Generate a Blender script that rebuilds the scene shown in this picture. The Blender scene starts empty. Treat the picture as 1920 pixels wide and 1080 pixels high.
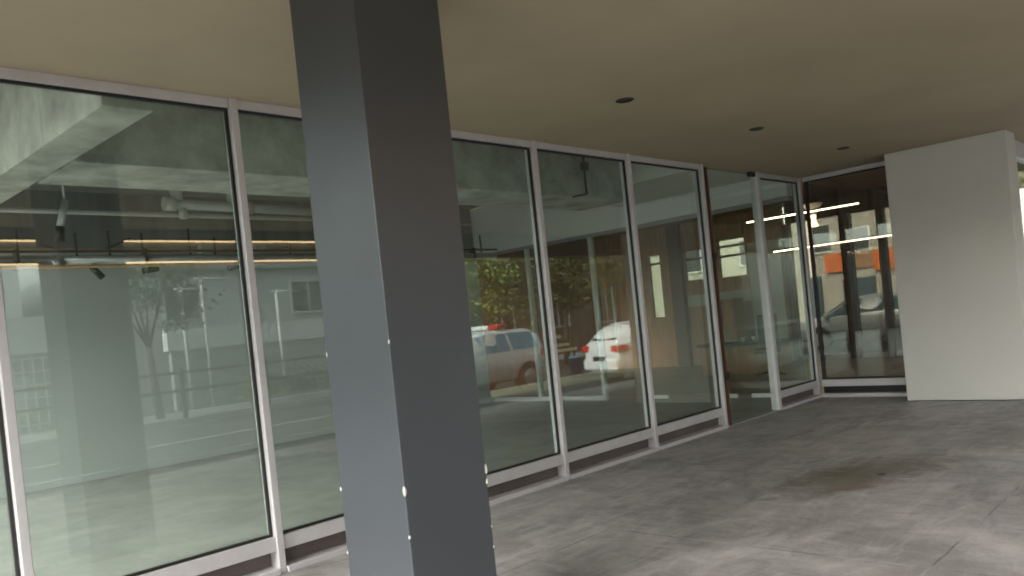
import bpy, bmesh, math, random
from mathutils import Vector, Matrix
R = math.radians
random.seed(7)
sc = bpy.context.scene
COL = sc.collection
W = 5.084          # plane of the long glazed front
U = 11.461         # plane of the short glazed front at the corner
CH = 3.2           # portico ceiling height

# ------------------------------------------------------------------ materials
def nt_new(name):
    m = bpy.data.materials.new(name); m.use_nodes = True
    nt = m.node_tree; nt.nodes.clear()
    out = nt.nodes.new('ShaderNodeOutputMaterial')
    return m, nt, out

def N(nt, t, **kw):
    n = nt.nodes.new(t)
    for k, v in kw.items():
        if k in n.inputs.keys():
            n.inputs[k].default_value = v
        else:
            setattr(n, k, v)
    return n

def mat(name, col, rough=.6, metal=0., var=.12, scale=3., bump=0., bscale=40., spec=.5, stretch=(1, 1, 1), col2=None, rvar=0):
    m, nt, out = nt_new(name)
    b = N(nt, 'ShaderNodeBsdfPrincipled'); L = nt.links.new
    b.inputs['Roughness'].default_value = rough; b.inputs['Metallic'].default_value = metal
    b.inputs['Specular IOR Level'].default_value = spec
    tc = N(nt, 'ShaderNodeTexCoord'); mp = N(nt, 'ShaderNodeMapping'); mp.inputs['Scale'].default_value = stretch
    L(tc.outputs['Object'], mp.inputs['Vector'])
    no = N(nt, 'ShaderNodeTexNoise'); no.inputs['Scale'].default_value = scale; no.inputs['Detail'].default_value = 6; no.inputs['Roughness'].default_value = .6
    L(mp.outputs[0], no.inputs['Vector'])
    cr = N(nt, 'ShaderNodeValToRGB')
    c2 = col2 if col2 else [min(1, c * (1 + var)) for c in col]
    cr.color_ramp.elements[0].color = (*[c * (1 - var) for c in col], 1); cr.color_ramp.elements[0].position = .3
    cr.color_ramp.elements[1].color = (*c2, 1); cr.color_ramp.elements[1].position = .7
    L(no.outputs['Fac'], cr.inputs['Fac']); L(cr.outputs[0], b.inputs['Base Color'])
    if rvar:
        n3 = N(nt, 'ShaderNodeTexNoise'); n3.inputs['Scale'].default_value = 3.2; n3.inputs['Detail'].default_value = 8
        L(mp.outputs[0], n3.inputs['Vector'])
        r3 = N(nt, 'ShaderNodeMapRange'); r3.inputs[1].default_value = .3; r3.inputs[2].default_value = .7; r3.inputs[3].default_value = rough - rvar; r3.inputs[4].default_value = rough + rvar
        L(n3.outputs['Fac'], r3.inputs[0]); L(r3.outputs[0], b.inputs['Roughness'])
    if bump:
        nb = N(nt, 'ShaderNodeTexNoise'); nb.inputs['Scale'].default_value = bscale; nb.inputs['Detail'].default_value = 4
        L(mp.outputs[0], nb.inputs['Vector'])
        bp = N(nt, 'ShaderNodeBump'); bp.inputs['Strength'].default_value = bump; bp.inputs['Distance'].default_value = .01
        L(nb.outputs['Fac'], bp.inputs['Height']); L(bp.outputs[0], b.inputs['Normal'])
    L(b.outputs[0], out.inputs['Surface'])
    return m

def glass(name, tint, base=.09, wob=.0, rough=.004, dust=0):
    m, nt, out = nt_new(name); L = nt.links.new
    tr = N(nt, 'ShaderNodeBsdfTransparent'); tr.inputs[0].default_value = (*tint, 1)
    gl = N(nt, 'ShaderNodeBsdfGlossy'); gl.inputs['Roughness'].default_value = rough; gl.inputs['Color'].default_value = (.93, 1, .97, 1)
    ge = N(nt, 'ShaderNodeNewGeometry')
    dt = N(nt, 'ShaderNodeVectorMath', operation='DOT_PRODUCT')
    L(ge.outputs['Normal'], dt.inputs[0]); L(ge.outputs['Incoming'], dt.inputs[1])
    ab = N(nt, 'ShaderNodeMath', operation='ABSOLUTE'); L(dt.outputs['Value'], ab.inputs[0])
    om = N(nt, 'ShaderNodeMath', operation='SUBTRACT'); om.inputs[0].default_value = 1; L(ab.outputs[0], om.inputs[1])
    pw = N(nt, 'ShaderNodeMath', operation='POWER'); pw.inputs[1].default_value = 5; L(om.outputs[0], pw.inputs[0])
    ml = N(nt, 'ShaderNodeMath', operation='MULTIPLY_ADD'); ml.inputs[1].default_value = 1 - base; ml.inputs[2].default_value = base; L(pw.outputs[0], ml.inputs[0])
    if wob:
        tc = N(nt, 'ShaderNodeTexCoord'); no = N(nt, 'ShaderNodeTexNoise'); no.inputs['Scale'].default_value = 1.3; no.inputs['Detail'].default_value = 1
        L(tc.outputs['Object'], no.inputs['Vector'])
        bp = N(nt, 'ShaderNodeBump'); bp.inputs['Strength'].default_value = 1; bp.inputs['Distance'].default_value = wob
        L(no.outputs['Fac'], bp.inputs['Height']); L(bp.outputs[0], gl.inputs['Normal'])
    mx = N(nt, 'ShaderNodeMixShader'); L(ml.outputs[0], mx.inputs[0]); L(tr.outputs[0], mx.inputs[1]); L(gl.outputs[0], mx.inputs[2])
    if dust:
        tc2 = N(nt, 'ShaderNodeTexCoord'); n2 = N(nt, 'ShaderNodeTexNoise'); n2.inputs['Scale'].default_value = 1.6; n2.inputs['Detail'].default_value = 7
        L(tc2.outputs['Object'], n2.inputs['Vector'])
        r2 = N(nt, 'ShaderNodeMapRange'); r2.inputs[1].default_value = .3; r2.inputs[2].default_value = .75; r2.inputs[3].default_value = dust * .5; r2.inputs[4].default_value = dust * 1.6
        L(n2.outputs['Fac'], r2.inputs[0])
        df = N(nt, 'ShaderNodeBsdfDiffuse'); df.inputs[0].default_value = (.6, .6, .58, 1)
        m2 = N(nt, 'ShaderNodeMixShader'); L(r2.outputs[0], m2.inputs[0]); L(mx.outputs[0], m2.inputs[1]); L(df.outputs[0], m2.inputs[2])
        mx = m2
    L(mx.outputs[0], out.inputs['Surface'])
    return m

def emit(name, col, s):
    m, nt, out = nt_new(name)
    e = N(nt, 'ShaderNodeEmission'); e.inputs[0].default_value = (*col, 1); e.inputs[1].default_value = s
    nt.links.new(e.outputs[0], out.inputs['Surface'])
    return m

def floor_mat(name, c0, c1, stains=True, joints=True, rough=.5, k=1.):
    m, nt, out = nt_new(name); L = nt.links.new
    b = N(nt, 'ShaderNodeBsdfPrincipled'); b.inputs['Specular IOR Level'].default_value = .4
    ge = N(nt, 'ShaderNodeNewGeometry')
    def noise(scale, det, rgh, stretch=(1, 1, 1), rot=0, dist=0):
        mp = N(nt, 'ShaderNodeMapping'); mp.inputs['Scale'].default_value = stretch; mp.inputs['Rotation'].default_value = (0, 0, rot)
        L(ge.outputs['Position'], mp.inputs['Vector'])
        n = N(nt, 'ShaderNodeTexNoise'); n.inputs['Scale'].default_value = scale; n.inputs['Detail'].default_value = det; n.inputs['Roughness'].default_value = rgh; n.inputs['Distortion'].default_value = dist
        L(mp.outputs[0], n.inputs['Vector']); return n.outputs['Fac']
    def ramp(v, stops):
        r = N(nt, 'ShaderNodeValToRGB'); els = r.color_ramp.elements
        while len(els) < len(stops): els.new(.5)
        for e, (p, c) in zip(els, stops):
            e.position = p; e.color = (*c, 1) if len(c) == 3 else c
        L(v, r.inputs['Fac']); return r.outputs[0]
    def mix(kind, f, a, bb):
        x = N(nt, 'ShaderNodeMix', data_type='RGBA', blend_type=kind)
        if isinstance(f, (int, float)): x.inputs[0].default_value = f
        else: L(f, x.inputs[0])
        for i, v in ((6, a), (7, bb)):
            if isinstance(v, tuple): x.inputs[i].default_value = (*v, 1)
            else: L(v, x.inputs[i])
        return x.outputs[2]
    g = lambda v: (v, v, v)
    base = ramp(noise(1.1, 7, .65, dist=.6), [(.32, c0), (.68, c1)])
    c = mix('MULTIPLY', .8 * k, base, ramp(noise(1.0, 7, .6, (1, 2.3, 1), R(20), 1.6), [(.30, g(.70)), (.46, g(.95)), (.58, g(1.04)), (.74, g(1.25))]))
    c = mix('MULTIPLY', .75 * k, c, ramp(noise(1.5, 7, .62, (2.4, 1, 1), R(35), 1.8), [(.32, g(.78)), (.5, g(1)), (.70, g(1.2))]))
    c = mix('MULTIPLY', .6 * k, c, ramp(noise(24, 6, .7), [(.3, g(.84)), (.7, g(1.15))]))
    c = mix('MULTIPLY', .7 * k, c, ramp(noise(110, 3, .6), [(.3, g(.78)), (.7, g(1.2))]))
    # pale scuffs
    c = mix('MIX', ramp(noise(.9, 8, .66, (1, 3.2, 1), R(-24), 2.6), [(.50, g(0)), (.74, g(.5 * k))]), c, tuple(min(1, v * 1.4) for v in c1))
    c = mix('MIX', ramp(noise(1.1, 8, .66, (3.6, 1, 1), R(12), 2.8), [(.52, g(0)), (.75, g(.4 * k))]), c, tuple(min(1, v * 1.35) for v in c1))
    sx = N(nt, 'ShaderNodeSeparateXYZ'); L(ge.outputs['Position'], sx.inputs[0])
    def math_(op, a, bb=None):
        n = N(nt, 'ShaderNodeMath', operation=op)
        for i, v in enumerate((a, bb)):
            if v is None: continue
            if isinstance(v, (int, float)): n.inputs[i].default_value = v
            else: L(v, n.inputs[i])
        return n.outputs[0]
    if stains:
        wob = noise(3.4, 7, .68, dist=.8)
        for (px, py, ax, ay, rot, colr, amt, soft) in (
                (6.35, 2.72, .80, .48, R(-18), (.095, .09, .065), .6, .55), (6.9, 2.55, .75, .42, R(-30), (.11, .105, .075), .6, .6),
                (6.22, 2.53, .36, .17, R(-40), (.17, .12, .10), .65, .6), (6.63, 2.5, .06, .05, 0, (.04, .012, .01), .85, .4),
                (4.6, 1.5, .5, .3, 0, (.14, .135, .12), .4, .7), (8.6, 1.9, .9, .5, 0, (.13, .12, .1), .45, .7),
                (3.5, 4.2, .7, .35, 0, (.13, .125, .11), .5, .7), (1.9, 4.3, .8, .35, 0, (.12, .11, .1), .5, .6)):
            dx = math_('SUBTRACT', sx.outputs[0], px); dy = math_('SUBTRACT', sx.outputs[1], py)
            ca, sa = math.cos(rot), math.sin(rot)
            rx = math_('DIVIDE', math_('ADD', math_('MULTIPLY', dx, ca), math_('MULTIPLY', dy, sa)), ax)
            ry = math_('DIVIDE', math_('SUBTRACT', math_('MULTIPLY', dy, ca), math_('MULTIPLY', dx, sa)), ay)
            d = math_('SQRT', math_('ADD', math_('MULTIPLY', rx, rx), math_('MULTIPLY', ry, ry)))
            d = math_('ADD', d, math_('MULTIPLY', math_('SUBTRACT', wob, .5), 2.3))
            f = N(nt, 'ShaderNodeMapRange'); f.inputs[1].default_value = 1; f.inputs[2].default_value = 1 - soft; f.inputs[3].default_value = 0; f.inputs[4].default_value = amt
            L(d, f.inputs[0])
            c = mix('MIX', f.outputs[0], c, colr)
    hgt = noise(60, 5, .7)
    if joints:
        jw = math_('MULTIPLY', math_('SUBTRACT', noise(3, 4, .6), .5), .03)
        tot = None
        for ax, off, per in ((0, 4.47, 2.19), (1, 1.48, 2.14)):
            v = math_('ADD', math_('SUBTRACT', sx.outputs[ax], off), jw)
            v = math_('ABSOLUTE', math_('SUBTRACT', math_('MODULO', math_('ADD', v, per * 20.5), per), per / 2))
            f = math_('LESS_THAN', v, .007)
            tot = f if tot is None else math_('MAXIMUM', tot, f)
        c = mix('MIX', math_('MULTIPLY', tot, .55), c, ramp(noise(2.0, 3, .5), [(.42, g(.05)), (.58, g(.42))]))
    L(c, b.inputs['Base Color'])
    rr = N(nt, 'ShaderNodeMapRange'); rr.inputs[3].default_value = rough - .12; rr.inputs[4].default_value = rough + .2
    L(noise(2.5, 6, .6), rr.inputs[0]); L(rr.outputs[0], b.inputs['Roughness'])
    bp = N(nt, 'ShaderNodeBump'); bp.inputs['Strength'].default_value = .25; bp.inputs['Distance'].default_value = .004
    L(hgt, bp.inputs['Height']); L(bp.outputs[0], b.inputs['Normal'])
    L(b.outputs[0], out.inputs['Surface'])
    return m

M = dict(
    alu=mat('satin_aluminium', (.60, .59, .60), .40, .2, .06, 8, .04, 90),
    alu2=mat('aluminium_dull', (.33, .33, .325), .5, .1, .1, 8),
    rubber=mat('black_rubber', (.012, .012, .012), .5, 0, .2),
    glass=glass('green_tinted_glass', (.875, .93, .90), .08, .00025, rough=.013, dust=.022),
    bronze=glass('bronze_glass', (.54, .53, .49), .04),
    clear=glass('clear_glass', (.88, .92, .89), .035, .0002),
    corner=glass('corner_glass', (.64, .65, .62), .06, .0003, rough=.012, dust=.03),
    blueglass=mat('blue_car_glass', (.09, .28, .40), .2, 0, .1, spec=.5),
    carglass=mat('car_glass', (.02, .035, .045), .08, 0, .1, spec=.9),
    ceil=mat('soffit_paint', (.385, .325, .222), .75, 0, .07, .8, .05, 60),
    white=mat('white_render', (.60, .60, .545), .75, 0, .035, 1.2, .12, 50),
    plasterw=mat('bulkhead_plaster', (.78, .79, .76), .8, 0, .04, .9, .06, 50),
    plaster=mat('interior_plaster', (.60, .64, .62), .8, 0, .04, .9, .06, 50),
    charcoal=mat('charcoal_paint', (.041, .048, .057), .36, 0, .08, 2.0, .05, 14, rvar=.03, spec=.85),
    chip=mat('bare_plaster', (.58, .58, .55), .9, 0, .2, 60, .5, 120),
    conc=mat('board_marked_concrete', (.47, .48, .44), .85, 0, .45, 2.2, .3, 22, stretch=(1, 1, 1)),
    concd=mat('dark_concrete', (.26, .27, .25), .9, 0, .25, 1.4, .3, 22),
    block=mat('dark_grey_wall', (.20, .205, .20), .9, 0, .3, 1.2, .3, 18, stretch=(3, 3, .4)),
    pipe=mat('painted_pipe', (.62, .63, .60), .45, 0, .08, 6),
    copper=mat('copper', (.62, .36, .17), .35, .4, .15, 8),
    steel=mat('galvanised_tray', (.36, .37, .36), .4, .5, .15, 10),
    black=mat('black_metal', (.018, .018, .018), .45, .2, .2),
    wood=mat('brown_timber', (.35, .17, .075), .55, 0, .35, 2.5, .1, 30, stretch=(6, 6, .5)),
    woodm=mat('mid_timber', (.22, .095, .045), .55, 0, .3, 2.5, .1, 30, stretch=(6, 6, .5)),
    woodd=mat('dark_timber', (.10, .042, .022), .55, 0, .3, 2.5, .1, 30, stretch=(6, 6, .5)),
    orange=mat('orange_paint', (.75, .17, .025), .6, 0, .08),
    creamw=mat('cream_slats', (.8, .68, .45), .6, 0, .05),
    cream=mat('cream_paint', (.46, .44, .38), .7, 0, .08),
    housew=mat('house_render', (.55, .58, .58), .85, 0, .1, .7, .1, 20),
    houseb=mat('brick_render', (.20, .14, .10), .85, 0, .2, 1.2, .2, 18),
    houseg=mat('grey_render', (.36, .38, .38), .85, 0, .12, .7, .1, 20),
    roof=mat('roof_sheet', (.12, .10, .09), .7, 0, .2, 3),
    shutter=mat('blue_shutter', (.03, .06, .08), .5, 0, .2),
    blue=mat('blue_plastic', (.05, .25, .42), .4, 0, .1),
    winglass=mat('window_pane', (.03, .04, .045), .06, 0, .2, spec=.8),
    asphalt=mat('asphalt', (.055, .055, .055), .85, 0, .25, 4, .3, 120),
    paving=mat('concrete_paving', (.30, .295, .28), .85, 0, .15, 2, .2, 60),
    kerb=mat('kerb_concrete', (.36, .36, .34), .85, 0, .15, 3, .2, 60),
    carw=mat('white_car_paint', (.74, .76, .76), .25, 0, .02, spec=.7),
    carg=mat('silver_car_paint', (.42, .44, .45), .3, .3, .03, spec=.7),
    tyre=mat('tyre_rubber', (.02, .02, .02), .8, 0, .2),
    rim=mat('alloy_rim', (.45, .45, .46), .3, .7, .1),
    red=mat('red_lens', (.55, .015, .02), .2, 0, .1, spec=.8),
    lens=mat('clear_lens', (.7, .7, .7), .15, 0, .1, spec=.8),
    trunk=mat('tree_bark', (.10, .075, .05), .9, 0, .3, 8, .5, 30),
    leafa=mat('bright_leaves', (.16, .21, .04), .6, 0, .45, 1.7, col2=(.32, .36, .09)),
    leafb=mat('dark_leaves', (.06, .085, .02), .6, 0, .5, 1.7, col2=(.17, .16, .035)),
    leafc=mat('grey_leaves', (.06, .09, .04), .6, 0, .4, 1.7, col2=(.13, .16, .07)),
    led=emit('warm_led', (1, .62, .32), 1.5),
    led2=emit('warm_white_led', (1, .78, .5), 3.6),
    lamp=emit('glowing_shade', (1, .62, .36), 2.0),
    fabric=mat('black_upholstery', (.02, .022, .022), .8, 0, .2),
    porcelain=mat('white_porcelain', (.75, .75, .72), .2, 0, .03),
)
M['floor'] = floor_mat('scuffed_concrete', (.225, .221, .214), (.385, .377, .366))
M['ifloor'] = floor_mat('interior_concrete', (.20, .212, .196), (.275, .288, .266), stains=False, joints=False, rough=.38, k=.45)
M['tfloor'] = floor_mat('tan_concrete', (.21, .18, .14), (.29, .245, .195), stains=False, joints=False, rough=.35, k=.4)

# ------------------------------------------------------------------ mesh helpers
def box(bm, x0, x1, y0, y1, z0, z1, bev=0):
    x0, x1 = sorted((x0, x1)); y0, y1 = sorted((y0, y1)); z0, z1 = sorted((z0, z1))
    r = bmesh.ops.create_cube(bm, size=1, matrix=Matrix.Translation(((x0 + x1) / 2, (y0 + y1) / 2, (z0 + z1) / 2)) @ Matrix.Diagonal((x1 - x0, y1 - y0, z1 - z0, 1)))
    if bev:
        es = list({e for v in r['verts'] for e in v.link_edges})
        bmesh.ops.bevel(bm, geom=es, offset=bev, segments=2, profile=.5, affect='EDGES')
    return bm

def tube(bm, a, b, r0, r1=None, n=12, caps=True):
    a, b = Vector(a), Vector(b); r1 = r0 if r1 is None else r1
    d = (b - a).normalized(); u = d.orthogonal().normalized(); v = d.cross(u)
    ra = [bm.verts.new(a + (u * math.cos(t) + v * math.sin(t)) * r0) for t in (2 * math.pi * i / n for i in range(n))]
    rb = [bm.verts.new(b + (u * math.cos(t) + v * math.sin(t)) * r1) for t in (2 * math.pi * i / n for i in range(n))]
    for i in range(n):
        f = bm.faces.new((ra[i], ra[(i + 1) % n], rb[(i + 1) % n], rb[i])); f.smooth = True
    if caps:
        bm.faces.new(ra[::-1]); bm.faces.new(rb)
    return bm

def lathe(bm, prof, c=(0, 0, 0), n=20):
    rings = [[bm.verts.new((c[0] + r * math.cos(2 * math.pi * i / n), c[1] + r * math.sin(2 * math.pi * i / n), c[2] + z)) for i in range(n)] for r, z in prof]
    for a, b in zip(rings, rings[1:]):
        for i in range(n):
            f = bm.faces.new((a[i], a[(i + 1) % n], b[(i + 1) % n], b[i])); f.smooth = True
    return bm

def B(): return bmesh.new()
def boxes(*bs, bev=0):
    bm = B()
    for b in bs: box(bm, *b, bev=bev)
    return bm

def link(name, bm, m, parent=None, local=False, loc=None, label=None):
    bmesh.ops.recalc_face_normals(bm, faces=bm.faces[:])
    me = bpy.data.meshes.new(name)
    o = bpy.data.objects.new(name, me); COL.objects.link(o)
    if not local:
        if parent is not None:
            p = parent
            off = Vector((0, 0, 0))
            while p is not None:
                off += p.location; p = p.parent
            bm.transform(Matrix.Translation(-off))
        else:
            if loc is None:
                xs = [v.co for v in bm.verts]
                loc = Vector(((min(c.x for c in xs) + max(c.x for c in xs)) / 2, (min(c.y for c in xs) + max(c.y for c in xs)) / 2, min(c.z for c in xs)))
            o.location = loc; bm.transform(Matrix.Translation(-Vector(loc)))
    bm.to_mesh(me); bm.free()
    me.materials.append(M[m] if isinstance(m, str) else m)
    if parent is not None: o.parent = parent
    if label: o['label'] = label
    return o

def tag(o, label, cat, group=None):
    o['label'] = label; o['category'] = cat
    if group: o['group'] = group
    return o

def thing(name, loc, label, cat, group=None, rz=0):
    o = bpy.data.objects.new(name, None); COL.objects.link(o); o.location = loc; o.rotation_euler = (0, 0, rz); o.empty_display_size = .2
    return tag(o, label, cat, group)

def solo(name, bm, m, label, cat, group=None, loc=None):
    return tag(link(name, bm, m, loc=loc), label, cat, group)

def struct(name, bm, m):
    o = link(name, bm, m, loc=Vector((0, 0, 0))); o['kind'] = 'structure'; return o

def copy_tree(o, parent=None):
    c = o.copy(); COL.objects.link(c)
    if parent is not None: c.parent = parent
    for ch in [x for x in o.children]: copy_tree(ch, c)
    return c

# ------------------------------------------------------------------ ground and shells
def sheet(x0, x1, y0, y1, z):
    bm = B(); bm.faces.new([bm.verts.new(p) for p in ((x0, y0, z), (x1, y0, z), (x1, y1, z), (x0, y1, z))]); return bm
struct('ground', sheet(-900, 900, -900, 900, -.22), 'asphalt')
struct('road', sheet(-200, 300, -11, -4.75, -.212), 'asphalt')
struct('portico_floor', boxes((-7, U + .02, -.95, W + .03, -.30, 0), (U + .02, 19, -.5, 2.42, -.30, -.004)), 'floor')
struct('forecourt', boxes((-7, U + .02, -4.6, -.951, -.3, -.006)), 'asphalt')
struct('kerb', boxes((-7, U + .16, -4.74, -4.6, -.3, .002), (U + .02, 19, -.65, -.501, -.3, .0)), 'kerb')
struct('pavement', boxes((-60, 80, -14, -11.15, -.3, -.06)), 'paving')
struct('interior_floor', boxes((-7, U - .0, W + .03, 12.2, -.30, -.002)), 'ifloor')
struct('lobby_floor', boxes((U + .02, 18.2, 2.42, 14, -.30, -.003)), 'tfloor')
struct('terrace', boxes((18.2, 20.6, -1, 16, -.3, -.05)), 'paving')
struct('ceiling', boxes((-1.74, U, -.40, W + .15, CH, 4.1), (U + .001, 19, -.40, 2.398, CH, 4.1)), 'ceil')
struct('interior_ceiling', boxes((-1.74, U - .1, W + .15, 12.3, 3.9, 4.1)), 'concd')
struct('lobby_ceiling', boxes((U + .1, 18.4, 2.3, 14.2, 3.62, 4.1)), 'woodm')

# ------------------------------------------------------------------ long glazed front
LF = thing('glazed_storefront', (5, W, 0), 'long grey aluminium glazed shopfront running behind the charcoal column', 'shopfront')
XE = -1.74        # open left end of the building
mu = [-1.70, -.21, 1.283, 2.759, 4.246, 5.734, 7.232, 8.724, 10.160, U]
GY = W + .048
for i, u in enumerate(mu[:-1]):
    w = .025 if i != 8 else .036
    bm = boxes((u - w, u + w, W - .018, W + .10, 0, CH), bev=.004) if i != 8 else boxes((u - w, u - .010, W - .018, W + .10, 0, CH), (u + .010, u + w, W - .018, W + .10, 0, CH), bev=.004)
    if i == 8: box(bm, u - .0099, u + .0099, W + .012, W + .09, .002, CH - .002)
    link('mullion', bm, 'alu', LF)
link('corner_post', boxes((U - .035, U + .04, W - .005, W + .10, 0, CH), bev=.004), 'alu', LF)
for i in range(len(mu) - 1):
    a, b = mu[i] + (.028 if i != 8 else .045), mu[i + 1] - (.028 if i + 1 != 8 else .045)
    if i == 7: continue
    if i == 8: b = U - .037
    link('head_rail', boxes((a, b, W + .004, W + .10, CH - .060, CH), bev=.003), 'alu', LF)
    link('bottom_rail', boxes((a, b, W + .002, W + .10, .150, .248), bev=.004), 'alu', LF)
    link('shadow_gap', boxes((a, b, W + .085, W + .10, .042, .149)), 'roof', LF)  # dark colour in the recess stands in for shade under the rail
    link('floor_track', boxes((a, b, W - .035, W + .13, -.001, .040), bev=.004), 'alu', LF)
    p = link('glass_pane', boxes((a, b, GY, GY + .012, .249, CH - .061)), 'glass', LF)
    g = .018
    link('gasket', boxes((a, a + .008, GY - .022, GY - .001, .249, CH - .061), (b - g, b, GY - .022, GY - .001, .249, CH - .061),
                         (a + .008, b - g, GY - .022, GY - .001, CH - .061 - g, CH - .061), (a + .008, b - g, GY - .022, GY - .001, .249, .249 + g)), 'rubber', p)
# frameless glass door between the two jambs
a, b = mu[7] + .029, mu[8] - .046
D = link('glass_door', boxes((a + .16, b - .004, GY - .03, GY - .018, .012, CH - .03)), 'clear', LF, label='frameless clear glass door with dark patch fittings')
link('patch_fitting', boxes((b - .15, b - .01, GY - .05, GY + .002, CH - .062, CH - .002), bev=.003), 'black', D)
link('brown_strip', boxes((a + .085, a + .125, GY - .045, GY - .005, .01, CH - .02), bev=.004), 'woodd', D)  # narrow brown upright strip beside the door glass
link('lock', boxes((a + .065, a + .15, GY - .06, GY - .046, .56, .66), bev=.004), 'black', D)
link('hinge', boxes((a + .03, a + .13, GY - .058, GY - .046, 2.05, 2.12), bev=.003), 'black', D)
link('side_light', boxes((a, a + .058, GY - .03, GY - .018, .012, CH - .002)), 'clear', LF)
link('threshold', boxes((a, b, W - .01, W + .15, -.001, .010), bev=.002), 'alu2', LF)

# ------------------------------------------------------------------ short glazed front at the corner
SF = thing('corner_storefront', (U, 4.4, 0), 'short aluminium framed window at the inner corner beside the white wall', 'shopfront')
y0, y1 = 3.3, W - .037
GX = U + .06
link('head_rail', boxes((U + .004, U + .10, y0, y1, CH - .060, CH), bev=.003), 'alu', SF)
link('bottom_rail', boxes((U + .006, U + .16, y0, y1, .150, .248), bev=.004), 'alu', SF)
link('shadow_gap', boxes((U + .055, U + .15, y0, y1, .052, .149)), 'black', SF)  # recess coloured black to stand in for shade below the rail
link('floor_track', boxes((U - .035, U + .13, y0, y1, -.001, .050), bev=.004), 'alu', SF)
p = link('glass_pane', boxes((GX, GX + .012, y0, y1, .249, CH - .061)), 'corner', SF)
link('gasket', boxes((GX - .03, GX - .001, y1 - .05, y1, .249, CH - .061), (GX - .03, GX - .001, y0, y1 - .05, CH - .085, CH - .061), (GX - .03, GX - .001, y0, y1 - .05, .249, .277)), 'rubber', p)

# ------------------------------------------------------------------ column
cu, cw, s = 2.175, 2.881, .495
CO = thing('square_column', (cu + s / 2, cw + s / 2, 0), 'charcoal painted square column with chipped edges standing before the glass', 'column')
bm = B(); box(bm, cu, cu + s, cw, cw + s, 0, CH, bev=.004)
link('shaft', bm, 'charcoal', CO)
rnd = random.Random(3)
def chip(p, h, w):
    bm = B(); bmesh.ops.create_icosphere(bm, subdivisions=2, radius=1)
    for v in bm.verts:
        k = .75 + .5 * rnd.random()
        v.co = Vector((v.co.x * w * k * .75, v.co.y * w * k * .75, v.co.z * h * k * .8)) + Vector(p)
    link('paint_chip', bm, 'chip', CO, label='bare white patch of chipped paint on the edge')
chip((cu + .002, cw + .002, .829), .027, .011)
chip((cu + .002, cw + .002, .625), .010, .007)
chip((cu + .002, cw + .002, 1.486), .012, .006)
chip((cu + .002, cw + s - .002, .807), .014, .008)
chip((cu + .002, cw + s - .002, 1.453), .016, .007)
chip((cu + s - .002, cw + .002, .826), .030, .010)
chip((cu + s - .002, cw + .002, .766), .020, .010)
chip((cu + s - .002, cw + .002, .55), .012, .006)
chip((cu + s - .002, cw + .002, .45), .010, .006)
chip((cu + .002, cw + .002, .34), .014, .007)
chip((cu + .002, cw + s - .002, .50), .012, .006)

# ------------------------------------------------------------------ white wall and the window past it
WW = thing('white_wall', (11.1, 3, 0), 'plain white rendered wall block standing at the end of the portico', 'wall')
link('wall_block', boxes((10.915, 11.36, 2.297, 3.688, .010, CH - .001), (11.361, 11.44, 2.46, 3.687, .0, CH - .001), bev=.006), 'white', WW)
link('return_panel', boxes((11.365, 11.50, 2.40, 2.447, 0, CH - .002)), 'white', WW)
RW = thing('street_window', (14, 2.5, 0), 'grey framed side window just past the white wall with greenery behind', 'window')
link('head_rail', boxes((11.51, 17.9, 2.40, 2.52, 2.98, CH - .003), bev=.004), 'alu', RW)
link('mullion', boxes((11.505, 11.56, 2.38, 2.52, 0, 2.978), bev=.004), 'alu', RW)
link('bottom_rail', boxes((11.565, 17.9, 2.40, 2.52, .0, .12), bev=.004), 'alu', RW)
link('glass_pane', boxes((11.562, 17.9, 2.455, 2.467, .121, 2.979)), 'clear', RW)

# ------------------------------------------------------------------ downlights
def downlight(x, y, label):
    t = thing('recessed_downlight', (x, y, CH), label, 'downlight', 'downlights set in the portico ceiling')
    bm = lathe(B(), [(.072, .002), (.074, -.004), (.066, -.007), (.056, -.005), (.054, .002)], (x, y, CH), 28)
    link('trim_ring', bm, 'black', t)
    bm = lathe(B(), [(.055, -.0025), (.03, -.0015), (.0005, -.001)], (x, y, CH), 28)
    link('lamp_recess', bm, 'rubber', t)
downlight(5.407, 3.775, 'dark round ceiling downlight closest to the charcoal column')
downlight(7.602, 3.765, 'dark round ceiling downlight in the middle of the row')
downlight(9.784, 3.765, 'small dark round ceiling downlight closest to the corner window')

# ------------------------------------------------------------------ canopy edge and its warm lines of light
solo('canopy_fascia', boxes((-1.74, 19, -.60, -.405, 2.79, 4.1), (-1.9, -1.745, -.60, W, 3.05, 4.1)), 'concd', 'dark concrete fascia along the street edge of the canopy, mirrored in the glass', 'fascia')
def linear(name, p0, p1, label, group, ledm='led', body=.03, h=.03):
    x0, y0, z0 = p0; x1, y1, z1 = p1
    t = thing(name, ((x0 + x1) / 2, (y0 + y1) / 2, z0), label, 'linear light', group)
    dx = 0 if x1 > x0 + .5 else body / 2; dy = 0 if y1 > y0 + .5 else body / 2
    link('housing', boxes((x0 - dx, x1 + dx, y0 - dy, y1 + dy, z0 + .018, z0 + .018 + h)), 'black', t)
    link('diffuser', boxes((x0 - dx, x1 + dx, y0 - dy, y1 + dy, z0, z0 + .0175)), ledm, t)
    return t
linear('linear_light', (-1.6, -.375, 3.035), (9.0, -.375, 3.035), 'upper warm strip light of the canopy edge, reflected as a golden line', 'strip lights along the canopy edge')
linear('linear_light', (-1.6, -.375, 2.762), (9.0, -.375, 2.762), 'lower warm strip light of the canopy edge, reflected as a golden line', 'strip lights along the canopy edge')

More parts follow.
